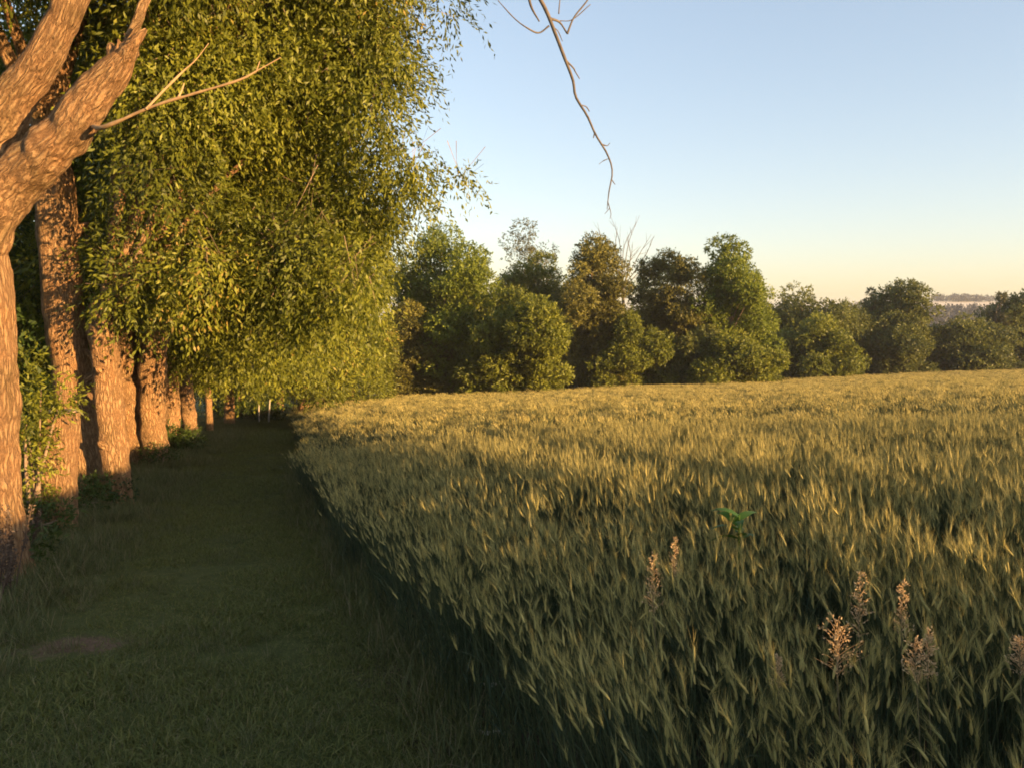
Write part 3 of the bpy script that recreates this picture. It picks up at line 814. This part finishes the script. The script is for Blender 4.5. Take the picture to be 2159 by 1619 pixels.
# second rank closing the gaps at the foot of the line
for i, (px, fwd, yt, hw, lab) in enumerate(((1010, 78, 560, 130, 'shaded tree behind the low bushy tree'), (1190, 84, 575, 100, 'shaded tree between the rounded tree and the pointed tree'), (1345, 88, 585, 95, 'shaded tree behind the bare tree'),
                                            (1610, 98, 625, 85, 'shaded tree behind the brightest tree'), (1770, 115, 640, 100, 'shaded tree behind the lighter bush'), (1990, 122, 680, 110, 'shaded tree low behind the round tree under the hill'))):
    field_tree(px, fwd, yt, hw, 'dome', 'tree_mid', lab, 560 + i, ntwig=6500, leaf=.30, gap=.22)

# big willow at the end of the row, hanging down to the barley
def end_willow(px, fwd, ytop, hw, label, seed, nt_=9000, low=.05):
    rng = np.random.default_rng(seed)
    g = ground_at(px, fwd); H = at(px, ytop, fwd)[2] - g[2]; Wd = hw / FPX * fwd
    t = empty('willow_tree', g, label, 'tree', GROUP_ROW)
    B = []
    for k in range(64):
        z = low + (.95 - low) * (k + rng.random()) / 64; e = profile('dome', z) * Wd; r = Wd * rng.uniform(.14, .26)
        a = rng.uniform(0, 6.283); q = max(0, e - r * .7) * math.sqrt(rng.uniform(.2, 1))
        B.append([q * math.cos(a), q * math.sin(a), z * H, r, r, r * 1.1])
    B = np.array(B); mb = MB()
    foliage(mb, B, nt_, 9, .25, .085, .8, .7, rng, gap=.36, gscale=.7, inner=.5, zmin=.2)
    mb.build('crown', [M['willow']], t)
    mb = MB(); limbs(mb, [0, 0, 2.6], .34, B, rng, 12)
    tube(mb, [[0, 0, -.3], [0, 0, .3], [.1, 0, 1.5], [.1, 0, 2.9]], [.42, .34, .3, .25], 14, 20, .05, 2.5)
    mb.build('trunk', M['bark'], t, True)
end_willow(640, 40 * D, 380, 175, 'great willow overhanging the far half of the mown strip', 701, 11000, .20)
end_willow(735, 49 * D, 440, 105, 'drooping willow at the end of the row, hanging to the barley', 702, 8000)
end_willow(590, 60 * D, 400, 130, 'last willow closing the view beyond the end of the mown strip', 703, 7000)

def bare_tree():
    g = ground_at(1322, 90); t = empty('bare_tree', g, 'leafless grey tree with thin spreading twigs above the treeline', 'tree', GROUP_TL)
    rng = np.random.default_rng(9); mb = MB()
    fk = at(1312, 590, 90) - g
    tube(mb, [[0, 0, -.3], fk * [.5, .5, .5], fk], [.3, .22, .16], 8, 12)
    for px, py in ((1262, 470), (1286, 455), (1300, 480), (1322, 500), (1340, 470), (1348, 455), (1335, 510), (1368, 495), (1378, 500), (1280, 500), (1355, 520), (1390, 540)):
        e = at(px + rng.normal() * 3, py, 90 + rng.normal() * 2) - g
        m = fk * .45 + e * .55 + rng.normal(size=3) * [.3, .3, .1]
        tube(mb, [fk * rng.uniform(.88, 1.0), m, e], [.07, .04, .012], 5, 10)
        for q in range(3):
            s = m * (1 - q * .3) + e * q * .3
            tube(mb, [s, s + (e - fk) * .16 + rng.normal(size=3) * .35], [.025, .008], 4)
    mb.build('trunk', M['dead_wood'], t, True)
bare_tree()

# ------------------------------------------------------------------ distant hill and far wood
def hill():
    mb = MB(); na, nr = 60, 24
    pxs = np.linspace(1250, 2900, na); fs = np.linspace(620, 1250, nr)
    V = []
    for i, px in enumerate(pxs):
        crest = np.interp(px, [1250, 1600, 1850, 1950, 2100, 2400, 2900], [676, 664, 648, 634, 636, 644, 670])
        zc = at(px, crest, 1000)[2]
        for j, fw in enumerate(fs):
            p = at(px, HORIZON, fw); s = (j / (nr - 1))
            z = -22 + (zc + 22) * min(1, s / .6) ** 1.3 if s < .6 else zc - (s - .6) * 40
            V.append([p[0], p[1], z])
    I = np.arange(na * nr).reshape(na, nr)
    mb.add(V, np.stack([I[:-1, :-1], I[1:, :-1], I[1:, 1:], I[:-1, 1:]], -1).reshape(-1, 4))
    tag(mb.build('hill', M['hill'], smooth=True), kind='structure')
    rng = np.random.default_rng(3)
    mb = MB()
    # hedgerow trees along the crest and a band of wood lower down
    for px in np.concatenate([rng.uniform(1900, 2090, 60), rng.uniform(1600, 1900, 30), rng.uniform(2090, 2600, 60)]):
        c = at(px, np.interp(px, [1600, 1850, 1950, 2100, 2400, 2900], [664, 648, 634, 636, 644, 670]) - 2, 990 + rng.uniform(0, 20))
        if 1938 < px < 1966: continue
        h = rng.uniform(3.0, 6.5)
        foliage(mb, [[c[0] + rng.normal() * 3, c[1], c[2] + h * .5, 3.6, 3.6, h * .6]], 26, 5, 1.8, 1.2, 2.0, .1, rng, gap=.05)
    for px in rng.uniform(1250, 2800, 1500):
        c = at(px, rng.uniform(648 if px > 1750 else 660, 676), rng.uniform(560, 610))
        foliage(mb, [[c[0], c[1], c[2] - 1.5, 5, 5, 2.6]], 22, 5, 1.8, 1.3, 2.0, .1, rng, gap=.05)
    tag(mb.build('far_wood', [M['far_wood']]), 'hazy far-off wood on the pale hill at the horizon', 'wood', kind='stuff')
hill()

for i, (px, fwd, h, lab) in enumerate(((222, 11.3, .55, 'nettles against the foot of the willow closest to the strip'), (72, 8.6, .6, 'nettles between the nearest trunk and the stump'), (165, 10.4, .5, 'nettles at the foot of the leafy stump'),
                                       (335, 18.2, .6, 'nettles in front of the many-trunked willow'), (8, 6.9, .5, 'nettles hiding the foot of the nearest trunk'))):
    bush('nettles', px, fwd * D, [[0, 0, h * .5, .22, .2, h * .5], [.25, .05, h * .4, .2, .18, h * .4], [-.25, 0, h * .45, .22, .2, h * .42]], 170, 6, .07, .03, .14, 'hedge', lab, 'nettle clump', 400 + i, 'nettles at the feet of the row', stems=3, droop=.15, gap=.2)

# ------------------------------------------------------------------ small things
def post(px, fwd, h, tilt, label):
    g = ground_at(px, fwd); rng = np.random.default_rng(int(px))
    mb = MB(); tube(mb, [[0, 0, -.2], [tilt * .5, 0, h * .5], [tilt, 0, h]], [.055, .05, .045], 8, 8, .006, 8)
    tag(mb.build('wooden_post', M['post'], None, True, loc=g), label, 'post', 'pale posts at the end of the mown strip')
post(546, 43 * D, 1.25, .02, 'pale thin post at the strip end, left one with the straighter stand')
post(566, 44 * D, 1.35, .12, 'pale thin post at the strip end, right one leaning a little')

def snag():
    d = 53 * D; g = ground_at(716, d); t = empty('broken_trunk', g, 'broken sunlit trunk stub at the field corner', 'trunk')
    L = lambda a, b: at(a, b, d - 2.2) - g
    mb = MB(); tube(mb, [L(714, 880), L(716, 815), L(721, 758)], [.24, .18, .10], 10, 14, .05, 3)
    tube(mb, [L(716, 815), L(700, 790), L(690, 775)], [.1, .07, .04], 7, 8, .02, 3)
    mb.build('trunk', M['bark'], t, True)
snag()
bush('dry_brush', 694, 47 * D, [[-.5, 0, .55, .7, .4, .45], [.4, 0, .5, .8, .4, .4], [1.1, 0, .5, .5, .4, .4]], 300, 6, .16, .05, .4, 'panicle', 'heap of dry orange-brown brush at the field corner', 'brush', 66, stem_mat='dead_wood', gap=.25)

def dry_weed(px, fwd, h, label, seed):
    g = ground_at(px, fwd); rng = np.random.default_rng(seed)
    t = empty('dry_weed', g, label, 'weed', 'dry brown weeds by the nearest trunk')
    st = MB()
    for k in range(9):
        a = rng.uniform(0, 6.28); l = rng.uniform(.05, .22); hh = h * rng.uniform(.6, 1)
        e = np.array([math.cos(a) * l, math.sin(a) * l, hh]); b0 = np.array([math.cos(a), math.sin(a), 0]) * .04
        tube(st, [b0, (b0 + e) * .5 + [0, 0, .03], e], [.006, .005, .003], 5, 8, tint=rng.random())
        n = 90; f = np.linspace(.5, 1, n)
        P = b0 * (1 - f)[:, None] + e * f[:, None] + rng.normal(size=(n, 3)) * .012
        hd = MB(); tube(hd, [b0 * .5 + e * .5, b0 * .2 + e * .8, e], [.007, .006, .003], 5, 6); leaves(hd, P, rng.normal(size=(n, 3)) + [0, 0, .6], .03, .014, rng); hd.build('seed_head', [M['dry_weed']], t)
    st.build('stem', [M['dry_weed']], t, True)
dry_weed(18, 6.1 * D, .85, 'dry brown weed with seed heads in front of the nearest trunk', 81)
dry_weed(-20, 5.6 * D, .75, 'dry brown weed cut by the left edge of the photo', 82)
dry_weed(52, 7.4 * D, .7, 'dry brown weed between the nearest trunk and the stump', 83)

def panicle_grass(px, y0, y1, fwd, spread, label, seed):
    """A flowering grass standing clear of the barley: thin stem and an open pink panicle."""
    rng = np.random.default_rng(seed)
    tip = at(px, y0, fwd); low = at(px + rng.normal() * 4, y1, fwd)
    g = np.array([low[0] + .05, low[1], float(terrain(low[0] + .05, low[1]))])
    t = empty('flowering_grass', g, label, 'grass plant', 'pink flowering grasses standing in the barley')
    tip, low = tip - g, low - g
    mb = MB(); tube(mb, [[0, 0, 0], low * .55 + [.015, 0, 0], low, tip], [.0026, .0022, .0018, .0008], 5, 18, tint=.5)
    mb.build('stem', [M['pstem']], t, True)
    mb = MB(); H = np.linalg.norm(tip - low)
    for k in range(13):
        f = k / 13; b0 = low * (1 - f) + tip * f
        for q in range(3):
            a = rng.uniform(0, 6.28); l = H * spread * (1 - f * .75) * rng.uniform(.6, 1.1)
            e = b0 + np.array([math.cos(a) * l, math.sin(a) * l, l * rng.uniform(.5, 1.0)])
            tube(mb, [b0, b0 * .5 + e * .5 + [0, 0, .006], e], [.0009, .0007, .0004], 3, 4, tint=.4, cap=False)
            n = 5; ff = rng.uniform(.3, 1, n)
            leaves(mb, b0 * (1 - ff)[:, None] + e * ff[:, None] + rng.normal(size=(n, 3)) * .003, rng.normal(size=(n, 3)) * .5 + unit(e - b0), .010, .0035, rng)
    n = 26; ff = rng.uniform(0, 1, n)
    leaves(mb, low * (1 - ff)[:, None] + tip * ff[:, None] + rng.normal(size=(n, 3)) * .004, rng.normal(size=(n, 3)) * .4 + [0, 0, 1], .012, .004, rng)
    mb.build('panicle', [M['panicle']], t)
for i, (px, y0, y1, fw, sp, lab) in enumerate((
    (1378, 1165, 1290, 3.7, .22, 'pink flowering grass farthest left, its plume narrow and upright'),
    (1424, 1130, 1215, 4.3, .16, 'small pink flowering grass just right of the farthest left plume'),
    (1640, 1385, 1450, 2.9, .25, 'faint short flowering grass low in the barley, left of the widest plume'),
    (1765, 1312, 1428, 2.75, .62, 'flowering grass with the widest, most open pink plume'),
    (1815, 1205, 1340, 3.2, .24, 'tallest pink flowering grass, standing just right of the widest plume'),
    (1905, 1225, 1340, 3.1, .2, 'slim flowering grass behind the pair of close plumes'),
    (1928, 1345, 1450, 2.7, .36, 'left of the two close pink plumes near the lower right'),
    (1957, 1325, 1430, 2.75, .20, 'right of the two close pink plumes near the lower right'),
    (2148, 1345, 1425, 2.7, .42, 'pink flowering grass at the right edge of the photo'))):
    panicle_grass(px, y0, y1, fw * .76, sp, lab, 900 + i)

def green_weed():
    fw = 3.8; top = at(1558, 1085, fw); g = np.array([top[0], top[1], float(terrain(top[0], top[1]))])
    t = empty('leafy_weed', g, 'bright green broad-leaved weed standing alone in the barley', 'weed')
    rng = np.random.default_rng(31); H = top[2] - g[2]
    mb = MB(); tube(mb, [[0, 0, 0], [.01, 0, H * .6], [0, 0, H]], [.008, .007, .005], 6, 8, tint=.5); mb.build('stem', [M['weed']], t, True)
    for k in range(10):
        a = k * 2.4; z = H * (.86 + .015 * k); mb = MB()
        blade_strip(mb, np.array([0, 0, z]), [math.cos(a), math.sin(a), rng.uniform(.35, .9)], rng.uniform(.14, .22), .046, rng, rng.uniform(.3, .6), 0, rng.random(), 4)
        mb.build('leaf', [M['weed']], t)
green_weed()

def scrap(px, fwd, label, L, seed):
    g = ground_at(px, fwd); rng = np.random.default_rng(seed); mb = MB()
    s = np.linspace(-1, 1, 7); V = []
    for a in s:
        w = .018 * (1 - a * a) + .002
        for b2 in (-1, 0, 1): V.append([a * L * .5, b2 * w + .012 * a * a, .05 + .012 * abs(b2) + .01 * math.sin(a * 3)])
    F = [[3 * i + j, 3 * i + j + 1, 3 * i + j + 4, 3 * i + j + 3] for i in range(6) for j in range(2)]
    mb.add(V, F); o = mb.build('fallen_leaf', M['straw'], None, True, loc=g); o.rotation_euler = (0, .1, rng.uniform(-.6, .2))
    tag(o, label, 'leaf', 'pale dry leaves on the turf')
scrap(1040, 3.95 * D * .98, 'pale dry leaf lying at the dark foot of the barley', .12, 1)
scrap(1035, 3.35 * D, 'narrow dry leaf lying nearest the bottom of the photo', .14, 2)

# ------------------------------------------------------------------ evening air
def haze():
    mb = MB(); a = 3150.0; z0, z1 = -60.0, 45.0
    V = [[x, y, z] for z in (z0, z1) for x, y in ((-a, -a), (a, -a), (a, a), (-a, a))]
    mb.add(V, [[3, 2, 1, 0], [4, 5, 6, 7], [0, 1, 5, 4], [1, 2, 6, 5], [2, 3, 7, 6], [3, 0, 4, 7]])
    m = bpy.data.materials.new('haze'); m.use_nodes = True; nt = m.node_tree; nt.nodes.remove(nt.nodes['Principled BSDF'])
    v = nt.nodes.new('ShaderNodeVolumePrincipled'); v.inputs['Color'].default_value = (.86, .9, 1, 1); v.inputs['Density'].default_value = .0002
    nt.links.new(v.outputs[0], nt.nodes['Material Output'].inputs['Volume'])
    tag(mb.build('haze', m), 'thin evening haze over the field and the far hill', 'haze', kind='stuff')
haze()

# ------------------------------------------------------------------ sun, sky, camera
SUN_LAT, SUN_FWD = math.sin(R(124)), math.cos(R(124))       # from behind and to the right
sd = np.array([SUN_LAT * CY + SUN_FWD * SY, SUN_FWD * CY - SUN_LAT * SY])
SUN_EL = R(7.5)
to_sun = Vector((sd[0] * math.cos(SUN_EL), sd[1] * math.cos(SUN_EL), math.sin(SUN_EL)))
sl = bpy.data.lights.new('sun', 'SUN'); sl.energy = 2.7; sl.angle = R(.53); sl.color = (1.0, .62, .26)
so = bpy.data.objects.new('sun', sl); COL.objects.link(so)
so.rotation_euler = to_sun.to_track_quat('Z', 'Y').to_euler()

w = bpy.data.worlds.new('World'); SC.world = w; w.use_nodes = True
wn = w.node_tree; bg = wn.nodes['Background']
sky = wn.nodes.new('ShaderNodeTexSky'); sky.sky_type = 'NISHITA'; sky.sun_disc = False
sky.sun_elevation = SUN_EL; sky.sun_rotation = math.atan2(sd[0], sd[1])
sky.air_density = 1.0; sky.dust_density = 1.0; sky.ozone_density = 1.0
gam = wn.nodes.new('ShaderNodeGamma'); gam.inputs['Gamma'].default_value = .7        # hazy evening sky: flatter than clear air
wn.links.new(sky.outputs[0], gam.inputs['Color'])
tn = wn.nodes.new('ShaderNodeMixRGB'); tn.blend_type = 'MULTIPLY'; tn.inputs[0].default_value = 1; tn.inputs[2].default_value = (.875, .87, .95, 1)
wn.links.new(gam.outputs[0], tn.inputs[1]); wn.links.new(tn.outputs[0], bg.inputs['Color']); bg.inputs['Strength'].default_value = .086

cam = bpy.data.cameras.new('camera'); co = bpy.data.objects.new('camera', cam); COL.objects.link(co)
co.location = (0, 0, EYE); co.rotation_euler = (R(90) - PITCH, 0, -YAW)
cam.sensor_fit = 'HORIZONTAL'; cam.sensor_width = 36; cam.lens = 36 * FPX / PW
cam.clip_start = .05; cam.clip_end = 6000
SC.camera = co
SC.view_settings.view_transform = 'Standard'; SC.view_settings.look = 'None'
SC.view_settings.exposure = 2.58; SC.view_settings.gamma = 1.0
SC.cycles.max_bounces = 4; SC.cycles.diffuse_bounces = 2; SC.cycles.transmission_bounces = 2; SC.cycles.glossy_bounces = 1
SC.cycles.use_denoising = True
SC.cycles.filter_width = 1.8
